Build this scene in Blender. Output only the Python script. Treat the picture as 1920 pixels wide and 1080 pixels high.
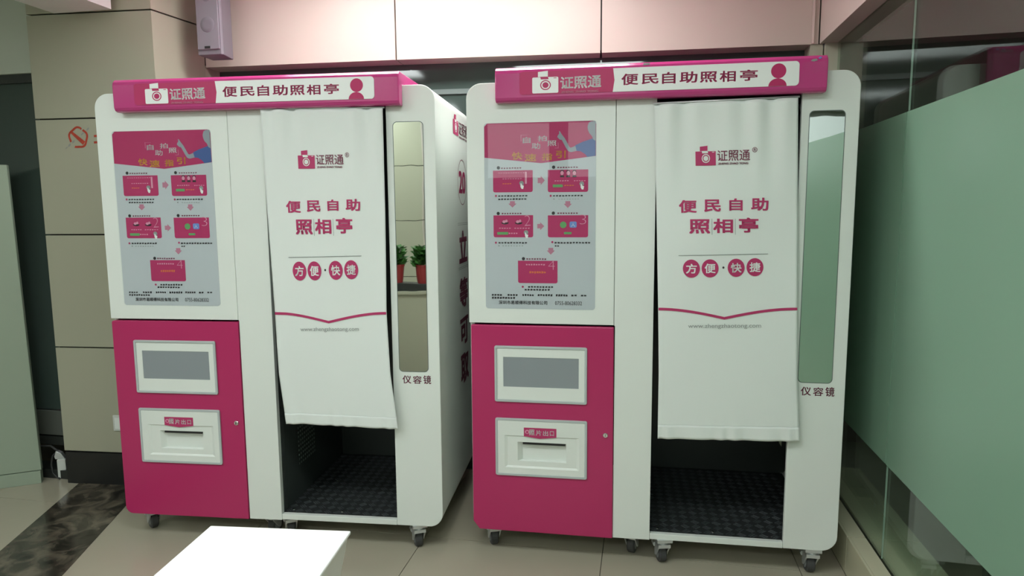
import bpy, bmesh, math, random
from mathutils import Vector, Matrix

# ------------------------------------------------------------------ clear
for o in list(bpy.data.objects):
    bpy.data.objects.remove(o, do_unlink=True)
SC = bpy.context.scene
COL = SC.collection
rnd = random.Random(7)

# ------------------------------------------------------------------ camera
# solved from the booth fronts; the room's axes are the world axes (Y runs along the glass wall)
F_PX, CAM_Z = 1244.0, 1.507
_p, _r, _a = math.radians(6.692), math.radians(-0.406), math.radians(-11.2)
_fwd = Vector((0, math.cos(_p), -math.sin(_p)))
_rt = Vector((1, 0, 0))
_up = _rt.cross(_fwd)
_R = math.cos(_r) * _rt + math.sin(_r) * _up
_U = -math.sin(_r) * _rt + math.cos(_r) * _up
_Z = Matrix.Rotation(-_a, 3, 'Z')
FWD, RIGHT, UP = _Z @ _fwd, _Z @ _R, _Z @ _U
cam = bpy.data.cameras.new('camera')
cam.sensor_width = 36.0
cam.lens = F_PX / 1920.0 * 36.0
cam.clip_start = 0.05
cam_ob = bpy.data.objects.new('camera', cam)
COL.objects.link(cam_ob)
_m = Matrix((RIGHT, UP, -FWD)).transposed().to_4x4()
_m.translation = Vector((0, 0, CAM_Z))
cam_ob.matrix_world = _m
SC.camera = cam_ob

# ------------------------------------------------------------------ world, exposure
w = bpy.data.worlds.new('world')
SC.world = w
w.use_nodes = True
w.node_tree.nodes['Background'].inputs[0].default_value = (0.75, 0.85, 0.9, 1)
w.node_tree.nodes['Background'].inputs[1].default_value = 0.35
SC.view_settings.view_transform = 'Standard'
SC.view_settings.look = 'None'
SC.view_settings.gamma = 1.0
SC.view_settings.use_curve_mapping = False
SC.view_settings.exposure = 0.0
LAMP_POWER = 15.5            # emission of the ceiling diffusers
# (x, y, length_x, length_y) of the ceiling lights
LAMPS = [(-0.95, 2.86, 1.8, 0.3), (-2.4, 0.9, 1.2, 0.6), (-0.3, 0.9, 1.2, 0.6),
         (-2.4, -1.4, 1.2, 0.6), (-0.3, -1.4, 1.2, 0.6), (-4.2, -0.4, 1.2, 0.6), (2.5, 0.4, 0.6, 0.6)]  # last one is an added lamp, to brighten the room beyond the glass
CEIL_Z = 2.86


# ------------------------------------------------------------------ pixel helpers
def ray(px, py):
    return FWD + RIGHT * ((px - 960) / F_PX) + UP * ((540 - py) / F_PX)


def at_z(px, py, z=0.0):
    d = ray(px, py)
    return Vector((0, 0, CAM_Z)) + d * ((z - CAM_Z) / d.z)


def at_x(px, py, x):
    d = ray(px, py)
    return Vector((0, 0, CAM_Z)) + d * (x / d.x)


def at_y(px, py, y):
    d = ray(px, py)
    return Vector((0, 0, CAM_Z)) + d * (y / d.y)


BOOTH = [(Vector((-2.352, 2.552)), math.radians(4.435)), (Vector((-0.720, 2.696)), math.radians(2.166))]


def bp(px, py, v=0.0, b=1):
    """pixel -> (u, z) on the plane of booth b that lies v behind its front"""
    o, y = BOOTH[b]
    c, s = math.cos(y), math.sin(y)
    d = ray(px, py)
    cl = (-o.x * c - o.y * s, o.x * s - o.y * c)
    dl = (d.x * c + d.y * s, -d.x * s + d.y * c)
    k = (v - cl[1]) / dl[1]
    return (cl[0] + dl[0] * k, CAM_Z + d.z * k)


# ------------------------------------------------------------------ materials
def mat(name, col, rough=0.5, metal=0.0, spec=0.5, noise=None, bump=None, coat=0.0):
    m = bpy.data.materials.new(name)
    m.use_nodes = True
    nt = m.node_tree
    b = nt.nodes['Principled BSDF']
    b.inputs['Base Color'].default_value = (*col, 1)
    b.inputs['Roughness'].default_value = rough
    b.inputs['Metallic'].default_value = metal
    b.inputs['Specular IOR Level'].default_value = spec
    b.inputs['Coat Weight'].default_value = coat
    b.inputs['Coat Roughness'].default_value = 0.05
    tc = None
    if noise or bump:
        tc = nt.nodes.new('ShaderNodeTexCoord')
    if noise:
        scale, amt = noise
        n = nt.nodes.new('ShaderNodeTexNoise')
        n.inputs['Scale'].default_value = scale
        n.inputs['Detail'].default_value = 4
        nt.links.new(tc.outputs['Object'], n.inputs['Vector'])
        r = nt.nodes.new('ShaderNodeMix')
        r.data_type = 'RGBA'
        r.inputs[6].default_value = (*[max(0, c * (1 - amt)) for c in col], 1)
        r.inputs[7].default_value = (*[min(1, c * (1 + amt)) for c in col], 1)
        nt.links.new(n.outputs['Fac'], r.inputs[0])
        nt.links.new(r.outputs[2], b.inputs['Base Color'])
    if bump:
        scale, strength, dist = bump
        n = nt.nodes.new('ShaderNodeTexNoise')
        n.inputs['Scale'].default_value = scale
        n.inputs['Detail'].default_value = 2
        nt.links.new(tc.outputs['Object'], n.inputs['Vector'])
        bm = nt.nodes.new('ShaderNodeBump')
        bm.inputs['Strength'].default_value = strength
        bm.inputs['Distance'].default_value = dist
        nt.links.new(n.outputs['Fac'], bm.inputs['Height'])
        nt.links.new(bm.outputs['Normal'], b.inputs['Normal'])
    return m


def emit_mat(name, col, power):
    m = bpy.data.materials.new(name)
    m.use_nodes = True
    nt = m.node_tree
    nt.nodes.remove(nt.nodes['Principled BSDF'])
    e = nt.nodes.new('ShaderNodeEmission')
    e.inputs[0].default_value = (*col, 1)
    e.inputs[1].default_value = power
    nt.links.new(e.outputs[0], nt.nodes['Material Output'].inputs[0])
    return m


def glass_mat(name, tint, body=None, body_w=0.0, trans_w=0.0, rough=0.0, f0=0.04):
    """pane: see-through share + optional diffuse/translucent body, under a Fresnel reflection"""
    m = bpy.data.materials.new(name)
    m.use_nodes = True
    nt = m.node_tree
    N, L = nt.nodes, nt.links
    N.remove(N['Principled BSDF'])
    tr = N.new('ShaderNodeBsdfTransparent')
    tr.inputs[0].default_value = (*tint, 1)
    base = tr.outputs[0]
    if body:
        df = N.new('ShaderNodeBsdfDiffuse')
        df.inputs[0].default_value = (*body, 1)
        tl = N.new('ShaderNodeBsdfTranslucent')
        tl.inputs[0].default_value = (*body, 1)
        mx = N.new('ShaderNodeMixShader')
        mx.inputs[0].default_value = trans_w
        L.new(df.outputs[0], mx.inputs[1])
        L.new(tl.outputs[0], mx.inputs[2])
        m2 = N.new('ShaderNodeMixShader')
        m2.inputs[0].default_value = body_w
        L.new(tr.outputs[0], m2.inputs[1])
        L.new(mx.outputs[0], m2.inputs[2])
        base = m2.outputs[0]
    gl = N.new('ShaderNodeBsdfGlossy')
    gl.inputs['Roughness'].default_value = rough
    lw = N.new('ShaderNodeLayerWeight')
    lw.inputs[0].default_value = 0.5
    pw = N.new('ShaderNodeMath')
    pw.operation = 'POWER'
    pw.inputs[1].default_value = 5
    L.new(lw.outputs['Facing'], pw.inputs[0])
    ma = N.new('ShaderNodeMath')
    ma.operation = 'MULTIPLY_ADD'
    ma.inputs[1].default_value = 0.95
    ma.inputs[2].default_value = f0
    L.new(pw.outputs[0], ma.inputs[0])
    fx = N.new('ShaderNodeMixShader')
    L.new(ma.outputs[0], fx.inputs[0])
    L.new(base, fx.inputs[1])
    L.new(gl.outputs[0], fx.inputs[2])
    L.new(fx.outputs[0], N['Material Output'].inputs[0])
    return m


M = {}
M['white'] = mat('white powder coat', (0.74, 0.78, 0.735), 0.38, noise=(3, 0.02))
M['magenta'] = mat('magenta paint', (0.45, 0.022, 0.118), 0.30, noise=(2, 0.03))
M['pink'] = mat('pink gloss paint', (0.50, 0.038, 0.20), 0.2, coat=0.3)
M['print'] = mat('magenta print', (0.45, 0.028, 0.125), 0.5)
M['sign_red'] = mat('sign crimson', (0.46, 0.012, 0.11), 0.5)
M['print_white'] = mat('white print', (0.82, 0.85, 0.83), 0.4)
M['print_mauve'] = mat('mauve print', (0.19, 0.03, 0.07), 0.5)
M['print_dark'] = mat('dark print', (0.02, 0.015, 0.02), 0.5)
M['print_grey'] = mat('grey print', (0.28, 0.30, 0.29), 0.5)
M['print_pink'] = mat('dusty pink print', (0.50, 0.19, 0.28), 0.5)
M['print_light_pink'] = mat('light pink print', (0.70, 0.30, 0.42), 0.5)
M['print_yellow'] = mat('yellow print', (0.80, 0.42, 0.05), 0.5)
M['print_orange'] = mat('orange print', (0.70, 0.16, 0.05), 0.5)
M['print_blue'] = mat('blue print', (0.045, 0.10, 0.30), 0.5)
M['print_sky'] = mat('light blue print', (0.16, 0.28, 0.62), 0.5)
M['print_skin'] = mat('grey blue print', (0.28, 0.31, 0.35), 0.5)
M['print_green'] = mat('green print', (0.12, 0.36, 0.12), 0.5)
M['poster'] = mat('poster sheet', (0.52, 0.555, 0.58), 0.6)
M['cover'] = glass_mat('clear acrylic cover', (0.98, 0.99, 0.99), f0=0.022)
M['card'] = mat('card print', (0.46, 0.018, 0.12), 0.6)
M['poster_red'] = mat('poster heading', (0.44, 0.014, 0.11), 0.6)
M['frame_grey'] = mat('grey plastic frame', (0.45, 0.49, 0.49), 0.45)
M['screen'] = mat('grey screen', (0.26, 0.29, 0.31), 0.12)
M['black'] = mat('black gap', (0.012, 0.012, 0.012), 0.6)
M['mirror'] = mat('mirror', (0.80, 0.85, 0.82), 0.015, metal=1.0, bump=(4.5, 0.10, 0.004))
M['inside'] = mat('dark lining', (0.055, 0.065, 0.062), 0.4)
M['tread'] = mat('black tread plate', (0.045, 0.05, 0.05), 0.35, metal=0.4)
M['tread_bar'] = mat('glint-toned tread bars', (0.10, 0.11, 0.115), 0.35, metal=0.4, noise=(9, 0.6))  # lighter, patchy grey puts the specular glints of the bars into the colour
M['curtain'] = mat('white curtain cloth', (0.74, 0.78, 0.75), 0.85, spec=0.2, bump=(400, 0.1, 0.001))
M['steel'] = mat('zinc steel', (0.62, 0.64, 0.64), 0.35, metal=0.6)
M['rubber'] = mat('grey rubber', (0.05, 0.05, 0.05), 0.6)
M['tyre'] = mat('wheel core', (0.22, 0.23, 0.23), 0.5)
M['tile'] = mat('beige polished tile', (0.40, 0.365, 0.285), 0.16, noise=(2.2, 0.08))
M['grout'] = mat('grout', (0.07, 0.065, 0.05), 0.9)
M['curb_tile'] = mat('curb tile', (0.52, 0.50, 0.36), 0.25, noise=(3, 0.06))
M['panel'] = mat('pink-lit beige panel', (0.52, 0.455, 0.395), 0.42, noise=(1.2, 0.04))  # same beige panelling as the column, with pink bounce light put into the colour
M['panel_col'] = mat('dim-lit beige panel', (0.39, 0.385, 0.29), 0.42, noise=(1.2, 0.04))  # same panelling again, its weaker, greener light put into the colour
M['core'] = mat('dark joint', (0.02, 0.018, 0.015), 0.8)
M['plaster'] = mat('plaster', (0.52, 0.56, 0.48), 0.8)
M['ceiling'] = mat('white ceiling', (0.75, 0.74, 0.72), 0.9)
M['bead'] = mat('pale bead', (0.62, 0.52, 0.47), 0.5)
M['silicone'] = mat('pale silicone', (0.45, 0.50, 0.47), 0.3)
M['skirt'] = mat('black skirting', (0.012, 0.012, 0.012), 0.35)
M['dark_glass'] = mat('dark tinted glass', (0.045, 0.064, 0.057), 0.06, spec=0.6)
M['dark_frame'] = mat('dark frame', (0.025, 0.028, 0.025), 0.4)
M['rail'] = mat('grey green rail', (0.12, 0.15, 0.14), 0.4)
M['door_rail'] = mat('brushed door rail', (0.12, 0.13, 0.115), 0.4, metal=0.3)
M['glass'] = glass_mat('clear glass', (0.86, 0.94, 0.89))
M['frost'] = glass_mat('frosted film', (0.75, 0.95, 0.82), body=(0.27, 0.44, 0.32), body_w=0.68, trans_w=0.2, rough=0.35)
M['marble'] = mat('dark marble', (0.05, 0.043, 0.034), 0.15)
M['speaker'] = mat('lavender grey plastic', (0.235, 0.22, 0.25), 0.5, bump=(900, 0.3, 0.001))
M['speaker_body'] = mat('grey plastic', (0.19, 0.175, 0.20), 0.5)
M['cone'] = mat('cone grey', (0.205, 0.19, 0.22), 0.7)  # grey of the woofer and tweeter discs, slightly darker than the grille
M['red'] = mat('red vinyl', (0.42, 0.045, 0.02), 0.6, noise=(60, 0.5))
M['socket'] = mat('white plastic', (0.62, 0.64, 0.60), 0.4)
M['box_white'] = mat('white laminate', (0.80, 0.83, 0.80), 0.35)
M['board'] = mat('pale green board', (0.32, 0.385, 0.295), 0.5)
M['brown_dark'] = mat('dim room wall', (0.16, 0.13, 0.11), 0.8)
M['dim_floor'] = mat('dim room floor', (0.25, 0.24, 0.18), 0.35)
M['leaf'] = mat('leaf green', (0.05, 0.16, 0.03), 0.5, noise=(30, 0.4))
M['flower'] = mat('red flower', (0.55, 0.02, 0.06), 0.6)
M['pot'] = mat('red pot', (0.28, 0.03, 0.03), 0.4)
M['pin_board'] = mat('maroon felt board', (0.10, 0.045, 0.045), 0.9)
M['chrome'] = mat('chrome', (0.7, 0.7, 0.7), 0.2, metal=1)
# marble veins
nt = M['marble'].node_tree
tc = nt.nodes.new('ShaderNodeTexCoord')
nz = nt.nodes.new('ShaderNodeTexNoise')
nz.inputs['Scale'].default_value = 7
nz.inputs['Detail'].default_value = 9
nz.inputs['Distortion'].default_value = 1.6
rp = nt.nodes.new('ShaderNodeValToRGB')
rp.color_ramp.elements[0].position = 0.35
rp.color_ramp.elements[0].color = (0.018, 0.015, 0.012, 1)
rp.color_ramp.elements[1].position = 0.72
rp.color_ramp.elements[1].color = (0.16, 0.135, 0.10, 1)
nt.links.new(tc.outputs['Object'], nz.inputs['Vector'])
nt.links.new(nz.outputs['Fac'], rp.inputs[0])
nt.links.new(rp.outputs[0], nt.nodes['Principled BSDF'].inputs['Base Color'])


# ------------------------------------------------------------------ object helpers
def link(name, me, m, parent=None, smooth=False, bevel=0.0):
    o = bpy.data.objects.new(name, me)
    COL.objects.link(o)
    if m is not None and not me.materials:
        me.materials.append(m)
    if parent is not None:
        o.parent = parent
    if smooth:
        for p in me.polygons:
            p.use_smooth = True
    if bevel:
        b = o.modifiers.new('bevel', 'BEVEL')
        b.width = bevel
        b.segments = 2
        b.limit_method = 'ANGLE'
        b.angle_limit = math.radians(40)
    return o


def tag(o, label, cat, group=None, kind=None):
    o['label'] = label
    o['category'] = cat
    if group:
        o['group'] = group
    if kind:
        o['kind'] = kind
    return o


def empty(name, loc=(0, 0, 0), rz=0.0):
    o = bpy.data.objects.new(name, None)
    o.empty_display_size = 0.1
    COL.objects.link(o)
    o.location = loc
    o.rotation_euler = (0, 0, rz)
    return o


def mesh_of(bm, name='mesh'):
    bmesh.ops.recalc_face_normals(bm, faces=bm.faces[:])
    me = bpy.data.meshes.new(name)
    bm.to_mesh(me)
    bm.free()
    return me


def add_box(bm, x0, x1, y0, y1, z0, z1, mx=None):
    vs = [bm.verts.new((x, y, z)) for x in (x0, x1) for y in (y0, y1) for z in (z0, z1)]
    for f in ((0, 1, 3, 2), (4, 6, 7, 5), (0, 4, 5, 1), (2, 3, 7, 6), (0, 2, 6, 4), (1, 5, 7, 3)):
        bm.faces.new([vs[i] for i in f])
    if mx is not None:
        bmesh.ops.transform(bm, matrix=mx, verts=vs)
    return vs


def box(name, x0, x1, y0, y1, z0, z1, m, parent=None, bevel=0.0):
    bm = bmesh.new()
    add_box(bm, x0, x1, y0, y1, z0, z1)
    return link(name, mesh_of(bm, name), m, parent, bevel=bevel)


def add_prism(bm, pts, v0, v1):
    """(u, z) outline extruded from y=v0 to y=v1"""
    a = [bm.verts.new((u, v0, z)) for u, z in pts]
    b = [bm.verts.new((u, v1, z)) for u, z in pts]
    bm.faces.new(a)
    bm.faces.new(b[::-1])
    n = len(pts)
    for i in range(n):
        bm.faces.new((a[i], b[i], b[(i + 1) % n], a[(i + 1) % n]))


def plate(name, pts, v0, v1, m, parent=None, bevel=0.0):
    bm = bmesh.new()
    add_prism(bm, pts, v0, v1)
    return link(name, mesh_of(bm, name), m, parent, bevel=bevel)


def ring_plate(name, outer, inner, v0, v1, m, parent=None, bevel=0.0):
    bm = bmesh.new()
    n = len(outer)
    L = [[bm.verts.new((u, v, z)) for u, z in P] for P, v in ((outer, v0), (inner, v0), (inner, v1), (outer, v1))]
    for k in range(4):
        A, B = L[k], L[(k + 1) % 4]
        for i in range(n):
            bm.faces.new((A[i], A[(i + 1) % n], B[(i + 1) % n], B[i]))
    return link(name, mesh_of(bm, name), m, parent, bevel=bevel)


def rr(u0, u1, z0, z1, r, seg=6):
    """rounded rectangle outline; r = radius or (bl, br, tr, tl)"""
    if not isinstance(r, (tuple, list)):
        r = (r,) * 4
    out = []
    for (cx, cz, sx, sz, a0, k) in ((u0, z0, 1, 1, 180, 0), (u1, z0, -1, 1, 270, 1), (u1, z1, -1, -1, 0, 2), (u0, z1, 1, -1, 90, 3)):
        q = max(r[k], 1e-5)
        n = seg if q > 1e-4 else 0
        if n == 0:
            out.append((cx, cz))
            continue
        for i in range(n + 1):
            t = math.radians(a0 + 90 * i / n)
            out.append((cx + sx * q + q * math.cos(t), cz + sz * q + q * math.sin(t)))
    return out


def front(v):
    return lambda u, z: (u, v, z)


def poly(name, pts, surf, m, parent, sub=0, stuff=False):
    """flat print: outline(s) of (u, z) points laid on a surface"""
    if pts and not isinstance(pts[0][0], (tuple, list)):
        pts = [pts]
    bm = bmesh.new()
    for P in pts:
        bm.faces.new([bm.verts.new((u, 0, z)) for u, z in P])
    if sub:
        bmesh.ops.triangulate(bm, faces=bm.faces[:])
        bmesh.ops.subdivide_edges(bm, edges=bm.edges[:], cuts=sub, use_grid_fill=True)
    for v in bm.verts:
        v.co = surf(v.co.x, v.co.z)
    me = bpy.data.meshes.new(name)
    bm.to_mesh(me)
    bm.free()
    o = link(name, me, m, parent)
    if stuff:
        o['kind'] = 'stuff'
    return o


def polys(name, pts, surf, m, parent):
    """one object for each outline"""
    return [poly(name, P, surf, m, parent) for P in pts]


def circ(cu, cz, ru, rz=None, n=24, a0=0, a1=360):
    rz = rz or ru
    full = abs(a1 - a0) >= 360
    k = n if full else n + 1
    return [(cu + ru * math.cos(math.radians(a0 + (a1 - a0) * i / n)), cz + rz * math.sin(math.radians(a0 + (a1 - a0) * i / n))) for i in range(k)]


_glyphs = {}


def glyph_mesh(body, bold):
    key = (body, bold)
    if key not in _glyphs:
        c = bpy.data.curves.new('lettering', 'FONT')
        c.body = body
        c.offset = bold
        c.resolution_u = 3
        o = bpy.data.objects.new('lettering', c)
        COL.objects.link(o)
        bpy.context.view_layer.update()
        dg = bpy.context.evaluated_depsgraph_get()
        me = bpy.data.meshes.new_from_object(o.evaluated_get(dg))
        vs = [v.co.copy() for v in me.vertices]
        fs = [tuple(p.vertices) for p in me.polygons]
        bpy.data.objects.remove(o, do_unlink=True)
        bpy.data.curves.remove(c)
        bpy.data.meshes.remove(me)
        x0 = min(v.x for v in vs)
        x1 = max(v.x for v in vs)
        y0 = min(v.y for v in vs)
        y1 = max(v.y for v in vs)
        _glyphs[key] = ([((v.x - x0) / (x1 - x0), (v.y - y0) / (y1 - y0)) for v in vs], fs)
    return _glyphs[key]


def text(name, items, surf, m, parent, bold=0.012):
    """items: (string, u0, u1, z0, z1[, dz]); each string fitted to its box, dz = rise towards u1"""
    V, Fs = [], []
    for it in items:
        body, u0, u1, z0, z1 = it[:5]
        dz = it[5] if len(it) > 5 else 0.0
        vs, fs = glyph_mesh(body, min(bold, 0.0))
        # heavier weight: the same strokes struck several times, slightly shifted
        e = max(bold, 0.0) / max(1, len(body) if body.isascii() is False else 1)
        bold = max(bold, 0.0) if e > 0 else 0.0
        shifts = [(0, 0)] if e <= 0 else [(-e, -bold), (e, -bold), (e, bold), (-e, bold)]
        for sx, sy in shifts:
            k = len(V)
            V += [surf(u0 + (u1 - u0) * (x * (1 - 2 * e) + e + sx), z0 + (z1 - z0) * (y * (1 - 2 * bold) + bold + sy) + dz * x) for x, y in vs]
            Fs += [tuple(i + k for i in f) for f in fs]
    me = bpy.data.meshes.new(name)
    me.from_pydata(V, [], Fs)
    return link(name, me, m, parent)


def dashes(rows, surf, name, m, parent, cell=0.0105, fill=0.72):
    """rows of small blurred character marks: (u0, u1, z0, z1)"""
    P = []
    for (u0, u1, z0, z1) in rows:
        n = max(1, int(round((u1 - u0) / cell)))
        st = (u1 - u0) / n
        for i in range(n):
            a = u0 + i * st
            h = z1 - z0
            ww = st * fill
            P.append([(a, z0 + h * rnd.uniform(0, .25)), (a + ww * rnd.uniform(.75, 1), z0 + h * rnd.uniform(0, .2)), (a + ww, z1 - h * rnd.uniform(0, .3)), (a + ww * .1, z1 - h * rnd.uniform(0, .15))])
    return poly(name, P, surf, m, parent, stuff=True)


def cut_hole(o, x0, x1, y0, y1, z0, z1):
    """real pocket in a plate; the cutter is removed again"""
    bm = bmesh.new()
    add_box(bm, x0, x1, y0, y1, z0, z1)
    c = link('cutter', mesh_of(bm, 'cutter'), None)
    c.parent = o.parent
    md = o.modifiers.new('hole', 'BOOLEAN')
    md.object = c
    md.solver = 'EXACT'
    bpy.context.view_layer.update()
    me = bpy.data.meshes.new_from_object(o.evaluated_get(bpy.context.evaluated_depsgraph_get()))
    o.modifiers.clear()
    o.data = me
    bpy.data.objects.remove(c, do_unlink=True)


def lathe(bm, prof, n=20, axis='X', center=(0, 0, 0)):
    """profile of (r, h) around an axis"""
    rings = []
    for r, h in prof:
        ring = []
        for i in range(n):
            t = 2 * math.pi * i / n
            a, b = r * math.cos(t), r * math.sin(t)
            p = (h, a, b) if axis == 'X' else ((a, h, b) if axis == 'Y' else (a, b, h))
            ring.append(bm.verts.new((p[0] + center[0], p[1] + center[1], p[2] + center[2])))
        rings.append(ring)
    for A, B in zip(rings, rings[1:]):
        for i in range(n):
            bm.faces.new((A[i], A[(i + 1) % n], B[(i + 1) % n], B[i]))
    if prof[0][0] > 1e-6:
        bm.faces.new(rings[0][::-1])
    if prof[-1][0] > 1e-6:
        bm.faces.new(rings[-1])


def tube(bm, pts, r, n=8):
    rings = []
    pts = [Vector(p) for p in pts]
    for i, p in enumerate(pts):
        d = (pts[min(i + 1, len(pts) - 1)] - pts[max(i - 1, 0)]).normalized()
        a = d.orthogonal().normalized() if i == 0 else (rings[-1][1] - d * rings[-1][1].dot(d)).normalized()
        b = d.cross(a)
        rings.append(([bm.verts.new(p + r * (math.cos(2 * math.pi * k / n) * a + math.sin(2 * math.pi * k / n) * b)) for k in range(n)], a))
    for (A, _), (B, _) in zip(rings, rings[1:]):
        for k in range(n):
            bm.faces.new((A[k], A[(k + 1) % n], B[(k + 1) % n], B[k]))
    bm.faces.new(rings[0][0][::-1])
    bm.faces.new(rings[-1][0])


def slab(name, P, Q, z0, z1, th, m, parent=None, gap=0.0, bevel=0.0):
    """upright slab whose outer face runs from P to Q in plan (outside = right of P->Q); thickness goes inward"""
    P, Q = Vector((P[0], P[1])), Vector((Q[0], Q[1]))
    d = (Q - P).normalized()
    n = Vector((-d.y, d.x))
    P, Q = P + d * gap, Q - d * gap
    pts = [P, Q, Q + n * th, P + n * th]
    bm = bmesh.new()
    lo = [bm.verts.new((p.x, p.y, z0)) for p in pts]
    hi = [bm.verts.new((p.x, p.y, z1)) for p in pts]
    bm.faces.new(lo[::-1])
    bm.faces.new(hi)
    for i in range(4):
        bm.faces.new((lo[i], lo[(i + 1) % 4], hi[(i + 1) % 4], hi[i]))
    return link(name, mesh_of(bm, name), m, parent, bevel=bevel)


def plan_prism(name, pts, z0, z1, m, parent=None, bevel=0.0):
    bm = bmesh.new()
    lo = [bm.verts.new((p[0], p[1], z0)) for p in pts]
    hi = [bm.verts.new((p[0], p[1], z1)) for p in pts]
    bm.faces.new(lo[::-1])
    bm.faces.new(hi)
    n = len(pts)
    for i in range(n):
        bm.faces.new((lo[i], lo[(i + 1) % n], hi[(i + 1) % n], hi[i]))
    return link(name, mesh_of(bm, name), m, parent, bevel=bevel)


# ================================================================== THE SETTING
GX = 0.918                 # the glass wall's plane
CURB_X, CURB_H = 0.843, 0.162
SOFFIT = 2.31
Y_REAR, X_LEFT = -4.6, -5.6

# floor -------------------------------------------------------------
floor = box('floor', X_LEFT, GX + 0.1, Y_REAR, 3.95, -0.06, -0.007, M['grout'])
tag(floor, 'beige polished tile floor with thin joints under the booths', 'floor', kind='structure')
TS = 0.82
bm = bmesh.new()
add_box(bm, -TS / 2 + .0016, TS / 2 - .0016, -TS / 2 + .0016, TS / 2 - .0016, -0.008, 0)
tile_me = mesh_of(bm, 'tile')
tile_me.materials.append(M['tile'])
bm = bmesh.new()
wd = CURB_X - 0.665 - .0032
add_box(bm, -wd / 2, wd / 2, -TS / 2 + .0016, TS / 2 - .0016, -0.008, 0)
tile_cut = mesh_of(bm, 'tile')
tile_cut.materials.append(M['tile'])
for i in range(-6, 1):
    for j in range(-8, 2):
        o = bpy.data.objects.new('tile', tile_me)
        COL.objects.link(o)
        o.parent = floor
        o.location = (-0.155 + TS * (i + 0.5), 2.80 + TS * (j - 0.5), 0)
for j in range(-8, 2):
    o = bpy.data.objects.new('tile', tile_cut)
    COL.objects.link(o)
    o.parent = floor
    o.location = ((0.665 + CURB_X) / 2, 2.80 + TS * (j - 0.5), 0)
# dark marble border, laid askew on the left
mA, mB = Vector((-2.70, 2.03)), Vector((-3.12, 3.12))
mdir = (mB - mA).normalized()
mn = Vector((mdir.y, -mdir.x))
p0 = mA - mdir * 2.6
for k in range(6):
    a = p0 + mdir * (0.75 * k + 0.001)
    b = p0 + mdir * (0.75 * (k + 1) - 0.001)
    if k == 5:
        b = mB
    plan_prism('marble_tile', [a, a + mn * .375, b + mn * .375, b], 0.0, 0.0025, M['marble'], floor)

# ceiling -----------------------------------------------------------
o = box('ceiling', X_LEFT, 3.6, Y_REAR, 4.6, CEIL_Z, CEIL_Z + .08, M['ceiling'])
tag(o, 'plain white ceiling carrying the flat light panels', 'ceiling', kind='structure')

# bulkhead over the booths --------------------------------------------
BK = [(-2.414, 3.421), (-1.311, 3.478), (-0.229, 3.565), (0.836, 3.619)]
bk = slab('wall_back', (BK[0][0], BK[0][1] + .012), (BK[3][0], BK[3][1] + .012), SOFFIT + .012, CEIL_Z, .11, M['core'])
tag(bk, 'beige panelled bulkhead above the booths, coloured with pink bounce light', 'wall', kind='structure')
for P, Q in zip(BK, BK[1:]):
    slab('panel', P, Q, SOFFIT, CEIL_Z - .002, .13, M['panel'], bk, gap=.004)
# dark glazing below the bulkhead
gl = slab('window_1', (BK[0][0] - .1, BK[0][1] + .125), (BK[3][0], BK[3][1] + .125), 0, SOFFIT + .02, .03, M['dark_glass'])
tag(gl, 'dark tinted glazing behind the booths under the bulkhead', 'window', kind='structure')
slab('transom', (BK[0][0], BK[0][1] + .118), (BK[3][0], BK[3][1] + .118), 2.145, 2.172, .012, M['rail'], gl)

# panelled column on the left -------------------------------------------
CA, CB, CD, CE, CF = (-3.16, 3.03), (-2.464, 3.081), (-2.415, 3.42), (-2.40, 3.95), (-3.2, 3.95)
ins = 0.014
col = plan_prism('wall_left', [(CA[0] + ins, CA[1] + ins), (CB[0] - ins, CB[1] + ins), (CD[0] - ins, CD[1]), (CE[0] - ins, CE[1]), (CF[0] + ins, CF[1])], 0, CEIL_Z, M['core'])
tag(col, 'beige panelled column beside the left booth', 'column', kind='structure')
ZS = [0.186, 0.778, 1.393, 2.000, 2.529, CEIL_Z]
for z0, z1 in zip(ZS, ZS[1:]):
    slab('panel', CA, CB, z0 + .004, z1 - .004, .013, M['panel_col'], col, gap=0.0)
    slab('panel', CB, CD, z0 + .004, z1 - .004, .013, M['panel_col'], col, gap=0.0)
    slab('panel', (CA[0] - .0, CA[1] + .9), (CA[0], CA[1] + .014), z0 + .004, z1 - .004, .013, M['panel_col'], col)
slab('panel', CD, (CD[0] + .004, CD[1] + .125), .186, SOFFIT + .01, .013, M['panel_col'], col)
sk = plan_prism('baseboard_left', [(CA[0] + .006, CA[1] - .002), (CB[0] - .002, CB[1] - .002), (CD[0] - .004, CD[1]), (CD[0] - .02, CD[1]), (CB[0] - .02, CB[1] + .02), (CA[0] + .006, CA[1] + .02)], 0, 0.182, M['skirt'])
tag(sk, 'black skirting round the foot of the left column', 'skirting', kind='structure')

# wall above the dark door, far left --------------------------------------
o = box('wall_far_left', X_LEFT, CA[0] - .012, 3.07, 3.2, 2.25, CEIL_Z, M['plaster'])
tag(o, 'pale green plaster above the dark glass door', 'wall', kind='structure')
d = empty('door_1', (-3.9, 3.12, 0))
tag(d, 'dark tinted glass door left of the panelled column', 'door', kind='structure')
box('door_frame', -1.7, .73, -.03, .03, 2.205, 2.25, M['dark_frame'], d)
box('glass_pane', -1.7, .735, -.01, .01, .395, 2.205, M['dark_glass'], d)
box('kick_plate', -1.7, .735, -.02, .02, .245, .39, M['door_rail'], d, bevel=.003)
box('bottom_rail', -1.7, .735, -.012, .012, .185, .235, M['dark_frame'], d)
box('threshold', -1.7, .735, -.05, .06, 0, .05, M['dark_frame'], d)
o = box('wall_behind_door', X_LEFT, CA[0] - .02, 3.75, 3.85, 0, 2.25, M['brown_dark'])
tag(o, 'dim wall seen behind the dark glass door', 'wall', kind='structure')

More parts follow.
